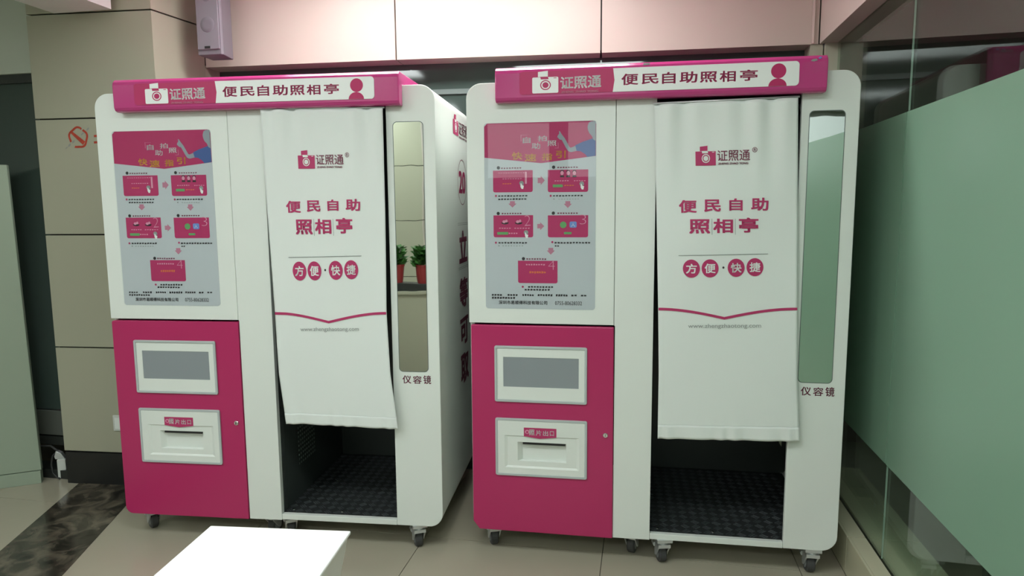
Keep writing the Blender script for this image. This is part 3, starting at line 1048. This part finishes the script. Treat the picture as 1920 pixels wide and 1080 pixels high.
def build_booth(b, label, chamfer):
    (ox, oy), yaw = BOOTH[b][0], BOOTH[b][1]
    root = empty('photo_booth', (ox, oy, 0), yaw)
    tag(root, label, 'photo booth', 'self-service photo booths')
    W = M['white']
    # ---- shell behind the front
    outer = rr(0.0015, BW - .0015, BH0 + .001, BH1 - .002, .058, 8)
    inner = rr(.02, BW - .02, BH0 + .02, BH1 - .02, .042, 8)
    ring_plate('outer_shell', outer, inner, .0205, BD, W, root)
    box('back_panel', .02, BW - .02, BD - .02, BD - .001, BH0 + .02, BH1 - .02, M['inside'], root)
    # ---- lining of the sitting compartment
    box('partition_wall', .742, U_OPEN0, .024, BD - .021, BH0 + .02, BH1 - .021, M['inside'], root)
    box('side_lining', BW - .026, BW - .0205, .024, BD - .021, BH0 + .03, BH1 - .06, M['inside'], root)
    box('back_lining', U_OPEN0, BW - .027, BD - .03, BD - .0205, BH0 + .03, BH1 - .021, M['inside'], root)
    box('top_lining', U_OPEN0, BW - .06, .024, BD - .031, BH1 - .03, BH1 - .0205, M['inside'], root)
    # perforated grille on the partition
    bm = bmesh.new()
    for i in range(9):
        for j in range(9):
            y0, z0 = .2 + i * .022, .30 + j * .022
            add_box(bm, U_OPEN0, U_OPEN0 + .0015, y0, y0 + .009, z0, z0 + .009)
    link('vent_grille', mesh_of(bm, 'vent_grille'), M['rail'], root)
    # ---- tread plate floor with raised bars
    box('floor_plate', U_OPEN0, BW - .027, .022, BD - .031, BH0 + .0205, BH0 + .026, M['tread'], root)
    bm = bmesh.new()
    zt = BH0 + .026
    st = .045
    for i in range(int((BW - .03 - U_OPEN0) / st)):
        for j in range(int((BD - .06) / st)):
            cx, cy = U_OPEN0 + .02 + i * st, .04 + j * st
            an = math.radians(45 if (i + j) % 2 else -45)
            for k in (-1, 0, 1):
                mx = Matrix.Translation((cx, cy, zt)) @ Matrix.Rotation(an, 4, 'Z') @ Matrix.Translation((0, k * .009, 0))
                add_box(bm, -.015, .015, -.0022, .0022, -.0005, .002, mx)
    o = link('tread_bars', mesh_of(bm, 'tread_bars'), M['tread_bar'], root)
    o['kind'] = 'stuff'
    for uu in (U_OPEN0 + .035, U_OPEN0 + .265):
        bm = bmesh.new()
        lathe(bm, [(.007, 0), (.006, .003), (.0001, .004)], 12, 'Z', (uu, .05, zt))
        link('floor_screw', mesh_of(bm, 'floor_screw'), M['chrome'], root)
    # small curved gusset in the upper right of the doorway side
    plate('seat_bracket', [(U_OPEN1 - .075, .565)] + [(U_OPEN1 - .075 + .075 * math.sin(math.radians(a)), .565 - .045 * (1 - math.cos(math.radians(a)))) for a in range(15, 91, 15)] + [(U_OPEN1, .58), (U_OPEN1 - .075, .58)],
          .09, .13, M['board'], root)
    # ---- front: upper door, lower door, post, sill, mirror panel
    g = .0018
    plate('upper_door', rr(0, U_DOOR, 1.034, BH1, (.002, .002, .0, .062), 8), 0, .02, W, root, bevel=.003)
    bl = .035
    if chamfer:
        pts = [(.007 + .027, BH0 - .003), (U_DOOR + .004, BH0 - .006), (U_DOOR + .001, 1.026), (.008, 1.026), (.007, BH0 + .033)]
    else:
        pts = rr(.007, U_DOOR + .002, BH0 - .003, 1.026, (bl, .001, .003, .01), 6)
    ld = plate('lower_door', pts, -.006, .02, M['magenta'], root, bevel=.004)
    plate('centre_post', [(U_POST, BH0 - .004), (U_OPEN0, BH0 - .003), (U_OPEN0, BH1), (U_DOOR + g, BH1), (U_DOOR + g, 1.034), (U_POST, 1.03)], 0, .022, W, root, bevel=.0012)
    plate('post_return', [(U_OPEN0 - .012, BH0 + .02), (U_OPEN0, BH0 + .02), (U_OPEN0, 1.99), (U_OPEN0 - .012, 1.99)], .022, .06, W, root)
    plate('door_sill', [(U_OPEN0 + .001, BH0), (U_OPEN1 - .001, BH0), (U_OPEN1 - .001, BH0 + .026), (U_OPEN0 + .001, BH0 + .026)], 0, .022, W, root, bevel=.002)
    plate('mirror_panel', rr(U_OPEN1, BW, BH0, BH1, (.0, .062, .062, .0), 8), 0, .02, W, root, bevel=.003)
    plate('door_head', [(U_OPEN0 + .001, 1.965), (U_OPEN1 - .001, 1.965), (U_OPEN1 - .001, BH1), (U_OPEN0 + .001, BH1)], .001, .02, W, root)
    # ---- mirror and its caption
    ring_plate('mirror_rim', rr(1.3315, 1.4615, .818, 1.8735, .018), rr(1.334, 1.459, .8205, 1.871, .0165), -.0008, .0, M['rail'], root)
    plate('mirror', rr(1.334, 1.459, .8205, 1.871, .0165), -.0006, -.0001, M['mirror'], root)
    q = []
    for ch, x0, x1, y0, y1 in (('仪', 1499, 1519, 725.5, 741), ('容', 1522, 1542, 726.5, 742), ('镜', 1545, 1563, 726, 743)):
        a, c = bp(x0, y1), bp(x1, y0)
        q.append((ch, a[0] + .004, c[0] + .004, a[1], c[1]))
    text('mirror_caption', q, front(-.0008), M['print_mauve'], root, .014)
    # ---- canopy: roof and fascia in one pressed shape
    prof = [(-.0005, 1.9335), (-.034, 1.9335), (-.046, 1.938), (-.052, 1.95), (-.0535, 2.043), (-.05, 2.056), (-.038, 2.068), (.73, 2.080), (.742, 2.07), (.742, 2.019), (-.0005, 2.019)]
    bm = bmesh.new()
    A = [bm.verts.new((.130, v, z)) for v, z in prof]
    B = [bm.verts.new((1.377, v, z)) for v, z in prof]
    bm.faces.new(A)
    bm.faces.new(B[::-1])
    for i in range(len(prof)):
        j = (i + 1) % len(prof)
        bm.faces.new((A[i], A[j], B[j], B[i]))
    can = link('canopy', mesh_of(bm, 'canopy'), M['pink'], root, bevel=.004)
    # ---- fascia sign (on the canopy)
    VS = -.0545
    S1, S2, S3 = front(VS - .0002), front(VS - .0008), front(VS - .0014)
    K = lambda x, y: bp(x, y, VS)
    zt_, zb_ = K(1300, 122)[1], K(1300, 167)[1]
    uL, uR, uN = K(974, 150)[0], K(1498.5, 140)[0], K(1149, 150)[0]
    sg = plate('fascia_sign', rr(uL, uN + .01, zb_, zt_, (.012, 0, 0, .012), 5), VS, VS + .002, M['sign_red'], can)
    sw = plate('fascia_white', [(uN, zb_), (uR - .014, zb_)] + rr(uL, uR, zb_, zt_, (.0, .014, .014, 0), 5)[1:-1] + [(uN + .001, zt_), (uN + .0065, (zt_ + zb_) / 2)], VS - .0006, VS + .002, M['print_white'], can)
    a, c = K(998, 175.5), K(1047, 132)
    logo(can, S2, a[0], c[0], a[1], c[1], M['print_white'], M['sign_red'], 'fascia_logo', S3)
    a, c = K(1050.5, 167), K(1127.5, 140)
    text('fascia_brand', [('证照通', a[0], c[0], a[1] - .001, c[1] - .003, .002)], S2, M['print_white'], can, .02)
    a, c = K(1052, 174.5), K(1122, 168.5)
    text('fascia_pinyin', [('ZHENG ZHAO TONG', a[0], c[0], a[1], c[1])], S2, M['print_light_pink'], can, .01)
    q = []
    for ch, x0, x1, y0, y1 in (('便', 1165, 1197, 137.5, 160), ('民', 1203, 1235, 137.5, 158), ('自', 1241, 1267, 134.5, 157.5), ('助', 1274, 1308, 133.5, 156), ('照', 1312, 1345, 133.5, 155), ('相', 1349, 1380, 132, 154), ('亭', 1387, 1421, 130, 152)):
        a, c = K(x0, y1), K(x1, y0)
        q.append((ch, a[0], c[0], a[1], c[1]))
    text('fascia_lettering', q, S2, M['print'], can, .022)
    h = K(1460, 133)
    r = K(1474.3, 133)[0] - h[0]
    base = zb_ + .0002
    ct = K(1458, 147)[1]
    polys('fascia_person', [circ(h[0], h[1], r, r, 28), circ(K(1458, 150)[0], base, r * 1.2, ct - base, 20, 0, 180)], S2, M['sign_red'], can)
    if b == 1:
        # scuffed tape remnants
        for x, y, rx, rz_, m_ in ((1527, 112.5, .012, .005, 'print_grey'), (1538, 108, .006, .004, 'print_sky')):
            p = K(x, y)
            poly('tape_scrap', [(p[0] - rx, p[1] - rz_ * .5), (p[0] - rx * .1, p[1] - rz_), (p[0] + rx, p[1] - rz_ * .3), (p[0] + rx * .7, p[1] + rz_), (p[0] - rx * .5, p[1] + rz_ * .6)], front(-.0541), M[m_], can)
        p = K(1212, 120)
        poly('tape_scrap', [(p[0] - .013, p[1] - .004), (p[0] + .012, p[1] - .003), (p[0] + .014, p[1] + .003), (p[0] - .01, p[1] + .004)], front(-.0541), M['print_grey'], can)
    # ---- poster on the upper door
    build_poster(root)
    # ---- display window on the lower door
    F0 = -.006
    u0, u1, z0, z1 = rect(c9, 115, 84, 805, 484)
    dsp = ring_plate('display_frame', rr(u0, u1, z0, z1, .008), rr(u0 + .0105, u1 - .0105, z0 + .0105, z1 - .0105, .003), F0 - .008, F0, M['frame_grey'], root, bevel=.002)
    su0, su1, sz0, sz1 = rect(c9, 178, 168, 742, 374)
    ring_plate('bezel', rr(u0 + .0105, u1 - .0105, z0 + .0105, z1 - .0105, .003, 3), rr(su0, su1, sz0, sz1, .001, 3), F0 - .004, F0, W, dsp)
    box('screen', su0, su1, F0 - .002, F0 - .0002, sz0, sz1, M['screen'], dsp)
    # ---- photo outlet
    u0, u1, z0, z1 = rect(c9, 122, 634, 805, 1032)
    out = ring_plate('outlet_frame', rr(u0, u1, z0, z1, .008), rr(u0 + .0105, u1 - .0105, z0 + .0105, z1 - .0105, .003), F0 - .008, F0, M['frame_grey'], root, bevel=.002)
    ru0, ru1, rz0, rz1 = rect(c9, 190, 762, 745, 975)
    ring_plate('outlet_face', rr(u0 + .0105, u1 - .0105, z0 + .0105, z1 - .0105, .003, 3), rr(ru0, ru1, rz0, rz1, .002, 3), F0 - .006, F0, W, out)
    pu0, pu1, pz0, pz1 = rect(c9, 285, 806, 648, 930)
    cut_hole(ld, pu0 - .002, pu1 + .002, -.03, .0195, pz0 - .002, pz1 + .002)
    # sloping tray walls from the face down to the pocket
    bm = bmesh.new()
    o4 = [bm.verts.new((u, F0 - .0058, z)) for u, z in ((ru0, rz0), (ru1, rz0), (ru1, rz1), (ru0, rz1))]
    i4 = [bm.verts.new((u, F0 - .0015, z)) for u, z in ((ru0 + .012, rz0 + .008), (ru1 - .012, rz0 + .008), (ru1 - .012, rz1 - .004), (ru0 + .012, rz1 - .004))]
    p4 = [bm.verts.new((u, F0 - .0015, z)) for u, z in ((pu0, pz0), (pu1, pz0), (pu1, pz1), (pu0, pz1))]
    q4 = [bm.verts.new((u, F0 + .016, z)) for u, z in ((pu0 + .02, pz0 + .002), (pu1 - .002, pz0 + .002), (pu1 - .002, pz1 - .0005), (pu0 + .02, pz1 - .0005))]
    for A, B in ((o4, i4), (i4, p4), (p4, q4)):
        for i in range(4):
            j = (i + 1) % 4
            bm.faces.new((A[i], A[j], B[j], B[i]))
    bm.faces.new(q4)
    link('outlet_tray', mesh_of(bm, 'outlet_tray'), W, out)
    box('outlet_slot', pu0 + .022, pu1 - .004, F0 - .0022, F0 + .014, pz1 - .0095, pz1 - .0008, M['black'], out)
    lu0, lu1, lz0, lz1 = rect(c9, 332, 690, 575, 745)
    poly('outlet_label', [(lu0, lz0), ((lu0 + lu1) / 2, lz0 - .008), (lu1, lz0), (lu1, lz1), (lu0, lz1)], front(F0 - .0066), M['print'], out)
    Lw = lu1 - lu0
    text('outlet_lettering', [('照', lu0 + Lw * .16, lu0 + Lw * .33, lz0 + .006, lz1 - .007), ('片', lu0 + Lw * .37, lu0 + Lw * .54, lz0 + .006, lz1 - .009), ('出', lu0 + Lw * .59, lu0 + Lw * .75, lz0 + .006, lz1 - .01), ('口', lu0 + Lw * .80, lu0 + Lw * .93, lz0 + .007, lz1 - .011)],
         front(F0 - .0072), M['print_white'], out, .02)
    p = (lu0 + Lw * .105, (lz0 + lz1) / 2 + .001)
    poly('outlet_logo', circ(p[0], p[1], .010, .009, 16), front(F0 - .0070), M['print_light_pink'], out)
    poly('outlet_logo_core', rr(p[0] - .0045, p[0] + .0035, p[1] - .006, p[1] + .004, .001, 3), front(F0 - .0074), M['print'], out)
    # ---- cam lock
    p = c9(940, 740)
    bm = bmesh.new()
    lathe(bm, [(.0105, F0), (.0105, F0 - .005), (.0085, F0 - .007), (.0001, F0 - .007)], 20, 'Y', (p[0], 0, p[1]))
    lk = link('cam_lock', mesh_of(bm, 'cam_lock'), M['chrome'], root)
    box('keyhole', p[0] - .0012, p[0] + .0012, F0 - .0078, F0 - .0072, p[1] - .005, p[1] + .005, M['black'], lk)
    # ---- casters
    if b == 1:
        cs = [(.088, .100, 20), (.690, .115, -15), (.825, .055, 12), (1.424, .06, 0)]
    else:
        cs = [(.085, .110, 50), (.665, .12, -15), (.775, .10, 30), (1.394, .062, 25)]
    cs += [(.09, .68, 10), (.69, .68, 40), (.83, .68, -20), (1.42, .68, 15)]
    for u, v, a in cs:
        caster(root, u, v - .03, math.radians(a))
    # ---- side print (right flank)
    if b == 0:
        SU = BW + .0002
        sd = lambda v, z: (SU, v, z)
        sd2 = lambda v, z: (SU + .0006, v, z)
        logo(root, sd, .364, .488, 1.862, 1.958, M['print'], M['print_white'], 'side_logo', sd2)
        text('side_brand', [('证照通', .497, .72, 1.872, 1.935)], sd, M['print_mauve'], root, .01)
        text('side_pinyin', [('ZHENG ZHAO TONG', .50, .715, 1.856, 1.866)], sd, M['print_mauve'], root, .01)
        q = []
        for i in range(36):
            x0, x1 = 2 * math.pi * i / 36, 2 * math.pi * (i + 1) / 36
            q.append([(.566 + k * math.cos(t), 1.646 + k * math.sin(t)) for k, t in ((.112, x0), (.112, x1), (.108, x1), (.108, x0))])
        poly('side_ring', q, sd, M['print_mauve'], root)
        text('side_number', [('20', .482, .65, 1.59, 1.70)], sd, M['print'], root, .03)
        for z in (1.444, 1.436, 1.226, 1.218):
            poly('side_rule', [(.44, z), (.70, z), (.70, z + .002), (.44, z + .002)], sd, M['print_grey'], root)
        text('side_lettering', [('立', .462, .67, 1.246, 1.408), ('等', .46, .67, 1.02, 1.172), ('可', .46, .67, .828, .968), ('取', .46, .67, .632, .785)], sd, M['print_mauve'], root, .035)
    return root


build_booth(0, 'white and magenta photo booth beside the panelled column, side lettering showing', False)
build_curtain(0, 'white printed curtain hanging askew to the right in the left booth doorway')
build_booth(1, 'white and magenta photo booth next to the green frosted glass wall', True)
build_curtain(1, 'white printed curtain hanging straight in the right booth doorway')

# ================================================================== OTHER THINGS
# wall loudspeaker in the corner of column and bulkhead
sp = empty('wall_speaker', (-2.238, 3.215, 2.325), math.radians(2))
tag(sp, 'lavender grey loudspeaker hung on the bulkhead beside the column', 'speaker')
SWd, SHt, SDp = .066, .40, .13
bm = bmesh.new()
fp = [(-SWd, 0), (SWd, 0), (SWd + .006, .012), (SWd - .012, SDp), (-SWd, SDp)]
lo = [bm.verts.new((x, y, 0)) for x, y in fp]
hi = [bm.verts.new((x, y, SHt)) for x, y in fp]
bm.faces.new(lo[::-1])
bm.faces.new(hi)
for i in range(5):
    bm.faces.new((lo[i], lo[(i + 1) % 5], hi[(i + 1) % 5], hi[i]))
link('cabinet', mesh_of(bm, 'cabinet'), M['speaker_body'], sp, bevel=.003)
gr = box('grille', -SWd + .004, SWd - .004, -.008, .0, .026, SHt - .006, M['speaker'], sp, bevel=.003)
for zc, r in ((.15, .040), (.29, .026)):
    bm = bmesh.new()
    lathe(bm, [(r, -.0075), (r * .96, -.0088), (r * .5, -.0084), (.0001, -.0082)], 28, 'Y', (0, 0, zc))
    link('woofer' if r > .03 else 'tweeter', mesh_of(bm, 'woofer'), M['cone'], gr, smooth=True)
box('badge', -.022, .010, -.009, -.0075, .030, .042, M['black'], gr)
box('bracket', -.06, -.03, SDp, SDp + .075, .12, .2, M['speaker_body'], sp)

# no-smoking sticker on the column (worn)
cd = (Vector(CB) - Vector(CA)).normalized()
cn = Vector((cd.y, -cd.x))


def col_surf(off):
    return lambda s, z: (CA[0] + cd.x * s + cn.x * off, CA[1] + cd.y * s + cn.y * off, z)


def col_st(px, py):
    d = ray(px, py)
    k = (CA[0] * cn.x + CA[1] * cn.y) / (d.x * cn.x + d.y * cn.y)
    p = Vector((0, 0, CAM_Z)) + d * k
    return ((p.x - CA[0]) * cd.x + (p.y - CA[1]) * cd.y, p.z)


ns = empty('no_smoking_sticker', (0, 0, 0))
tag(ns, 'worn red no smoking sticker on the beige column', 'sticker')
cs_, cz_ = col_st(147, 258)
R0 = .056
ringq = []
N = 40
for i in range(N):
    a0, a1 = 2 * math.pi * i / N, 2 * math.pi * (i + 1) / N
    deg = math.degrees(a0)
    if 200 < deg < 235 or 48 < deg < 62:
        continue
    ra = R0 * (1 + .05 * math.sin(5 * a0))
    rb = R0 * (1 + .05 * math.sin(5 * a1))
    ringq.append([(cs_ + ra * math.cos(a0), cz_ + ra * math.sin(a0)), (cs_ + rb * math.cos(a1), cz_ + rb * math.sin(a1)), (cs_ + (rb - .011) * math.cos(a1), cz_ + (rb - .011) * math.sin(a1)), (cs_ + (ra - .011) * math.cos(a0), cz_ + (ra - .011) * math.sin(a0))])
c45 = math.sqrt(.5)
ringq.append([(cs_ - .042 * c45 - .006, cz_ + .042 * c45 - .006 + .012), (cs_ - .05 * c45 - .004, cz_ + .05 * c45 - .014), (cs_ + .042 * c45 - .006, cz_ - .046 * c45 - .006), (cs_ + .046 * c45 + .006, cz_ - .042 * c45 + .008)])
poly('ring_and_bar', ringq, col_surf(.0012), M['red'], ns)
q = []
for a, b_, t in ((-.078, -.066, .003), (-.060, -.046, .006), (-.036, -.022, .005), (.018, .034, .004), (.052, .066, .005)):
    q.append([(cs_ + a, cz_ + a * .72 - t), (cs_ + b_, cz_ + b_ * .72 - t), (cs_ + b_, cz_ + b_ * .72 + t), (cs_ + a, cz_ + a * .72 + t)])
poly('cigarette_marks', q, col_surf(.0018), M['print_grey'], ns)
q = []
for py in (255, 267):
    s_, z_ = col_st(177.5, py)
    q.append([(s_ - .003, z_ - .006), (s_ + .018, z_ - .005), (s_ + .018, z_ + .006), (s_ - .004, z_ + .005)])
poly('text_marks', q, col_surf(.0012), M['red'], ns)

# wall socket peeking out behind the left booth
s0, z0 = col_st(215, 807)
z1 = col_st(215, 778)[1]
so = empty('wall_socket', col_surf(0)(s0, z0), math.atan2(cd.y, cd.x))
tag(so, 'white wall socket plate on the column, half hidden by the left booth', 'socket')
box('plate', 0, .086, -.009, 0, 0, z1 - z0, M['socket'], so, bevel=.003)
box('socket_face', .012, .074, -.0115, -.009, .012, z1 - z0 - .012, M['box_white'], so, bevel=.001)

# pale standing board, far left
pa, pb = at_z(80, 905), at_z(0, 916)
dr = Vector((pb.x - pa.x, pb.y - pa.y)).normalized()
bd = empty('standing_board', (pa.x, pa.y, 0), math.atan2(-dr.y, -dr.x))
tag(bd, 'pale green standing board at the far left edge in front of the dark door', 'partition')
plate('board', [(-1.15, .075), (0, .075), (-.028, 1.765), (-1.15, 1.765)], 0, .035, M['board'], bd, bevel=.003)
box('plinth', -1.15, -.004, -.006, .041, 0, .072, M['board'], bd, bevel=.002)

# power adapter with its cable by the column foot
pc = at_z(120, 898)
ad = empty('power_adapter', (pc.x - .02, pc.y + .02, 0), math.radians(25))
tag(ad, 'silver power adapter with black cable on the floor by the skirting', 'adapter')
bm = bmesh.new()
add_prism(bm, rr(-.022, .022, 0.0, .115, .006, 4), -.02, .02)
link('adapter_body', mesh_of(bm, 'adapter_body'), M['socket'], ad, bevel=.003)
bm = bmesh.new()
add_prism(bm, [(-.03, .115), (.02, .115), (.0, .15), (-.024, .165), (-.035, .13)], -.016, .016)
link('plug', mesh_of(bm, 'plug'), M['steel'], ad, bevel=.003)
bm = bmesh.new()
pts = [(-.03, 0, .15), (-.05, .005, .13), (-.062, .01, .08), (-.055, .005, .03), (-.03, -.01, .006), (-.01, -.03, .006)]
fine = []
for i in range(len(pts) - 1):
    for k in range(5):
        t = k / 5
        fine.append(Vector(pts[i]).lerp(Vector(pts[i + 1]), t))
fine.append(Vector(pts[-1]))
tube(bm, fine, .005)
link('cable', mesh_of(bm, 'cable'), M['rubber'], ad, smooth=True)
bm = bmesh.new()
tube(bm, [(-.02, .0, .16), (-.06, .02, .185), (-.12, .05, .18), (-.2, .08, .165)], .006)
link('cable_tail', mesh_of(bm, 'cable_tail'), M['rubber'], ad, smooth=True)

# white tapered box stand in the foreground
TZ = .50
tp = [at_z(395, 985, TZ), at_z(658, 995, TZ)]
ex_ = (tp[1] - tp[0]).normalized()
ey_ = Vector((-ex_.y, ex_.x, 0))
Wt = (tp[1] - tp[0]).length
Dt = .46
cen = (tp[0] + tp[1]) / 2 - ey_ * Dt / 2
st_ = empty('white_stand', (cen.x, cen.y, 0), math.atan2(ex_.y, ex_.x))
tag(st_, 'low glossy white stand with tapering sides in the foreground', 'stand')
bm = bmesh.new()
h0, h1 = Wt / 2 - .006, Dt / 2 - .006
lv = []
for z, k in ((0, .088), (TZ - .012, 0)):
    lv.append([bm.verts.new((x, y_, z)) for x, y_ in ((-h0 + k, -h1 + k), (h0 - k, -h1 + k), (h0 - k, h1 - k), (-h0 + k, h1 - k))])
bm.faces.new(lv[0][::-1])
bm.faces.new(lv[1])
for i in range(4):
    j = (i + 1) % 4
    bm.faces.new((lv[0][i], lv[0][j], lv[1][j], lv[1][i]))
link('base', mesh_of(bm, 'base'), M['box_white'], st_, bevel=.004)
box('top', -Wt / 2, Wt / 2, -Dt / 2, Dt / 2, TZ - .012, TZ, M['box_white'], st_, bevel=.004)

# maroon notice board standing close behind the frosted pane
q0 = at_x(1815, 187, GX + .03)
q1 = at_x(1815, 388, GX + .03)
nb = empty('notice_board', (GX + .025, q0.y, 0), 0)
tag(nb, 'maroon notice board standing behind the frosted glass, blurred', 'notice board')
box('felt', .0, .02, -.62, 0, q1.z, q0.z - .01, M['pin_board'], nb)
box('frame_strip', -.004, .0, -.235, -.222, q1.z, q0.z - .01, M['socket'], nb)
box('foot', .0, .02, -.33, -.30, CURB_H, q1.z, M['dark_frame'], nb)
box('foot_base', -.005, .2, -.36, -.27, CURB_H, CURB_H + .02, M['dark_frame'], nb)

# counter with flower troughs behind the camera (seen in the left mirror)
ct = empty('low_counter', (-1.75, -.55, 0))
tag(ct, 'low beige counter carrying the flower trough, seen in the left mirror', 'counter')
box('counter_body', -.75, .6, -.2, .15, 0, .76, M['panel_col'], ct)
box('counter_top', -.77, .62, -.22, .17, .76, .79, M['panel_col'], ct, bevel=.003)
tr = empty('flower_trough', (-1.75, -.52, .79))
tag(tr, 'long black plant tray on the low counter, seen in the left mirror', 'tray')
bm = bmesh.new()
add_prism(bm, [(-.6, 0), (.6, 0), (.61, .07), (-.61, .07)], -.09, .09)
link('tray_body', mesh_of(bm, 'tray_body'), M['dark_frame'], tr, bevel=.004)
WP = ['right end', 'middle right', 'middle left', 'left end']
for k in range(4):
    x = -1.60 - .34 + k * .235
    f = empty('potted_flower', (x, -.52, .86))
    tag(f, 'red flowering potted plant at the ' + WP[k] + ' of the black tray', 'plant', 'plants in the trough')
    bm = bmesh.new()
    lathe(bm, [(.05, 0), (.066, .15), (.07, .15), (.07, .165), (.06, .165), (.0001, .155)], 16, 'Z')
    link('pot', mesh_of(bm, 'pot'), M['pot'], f, smooth=False)
    bm = bmesh.new()
    for i in range(190):
        a, r_, z_ = rnd.uniform(0, 6.28), rnd.uniform(.01, .088), rnd.uniform(.16, .33)
        c = Vector((r_ * math.cos(a), r_ * math.sin(a), z_))
        d1 = Vector((math.cos(a), math.sin(a), rnd.uniform(-.3, .9))).normalized() * rnd.uniform(.025, .042)
        d2 = d1.cross(Vector((rnd.uniform(-1, 1), rnd.uniform(-1, 1), 1))).normalized() * .022
        vs = [bm.verts.new(c - d1), bm.verts.new(c + d2), bm.verts.new(c + d1), bm.verts.new(c - d2)]
        bm.faces.new(vs)
    for i in range(5):
        a = 6.28 * i / 5
        tube(bm, [(0, 0, .15), (.02 * math.cos(a), .02 * math.sin(a), .24), (.07 * math.cos(a), .07 * math.sin(a), .32)], .004, 5)
    me = bpy.data.meshes.new('foliage')
    bm.to_mesh(me)
    bm.free()
    lf = link('foliage', me, M['leaf'], f)
    lf['kind'] = 'stuff'
    for i in range(2):
        a = rnd.uniform(0, 6.28)
        bm = bmesh.new()
        bmesh.ops.create_icosphere(bm, subdivisions=2, radius=.022)
        for v in bm.verts:
            v.co *= rnd.uniform(.8, 1.15)
        bmesh.ops.translate(bm, verts=bm.verts[:], vec=(.07 * math.cos(a), .07 * math.sin(a), .315 + rnd.uniform(0, .03)))
        link('blossom', mesh_of(bm, 'blossom'), M['flower'], f)
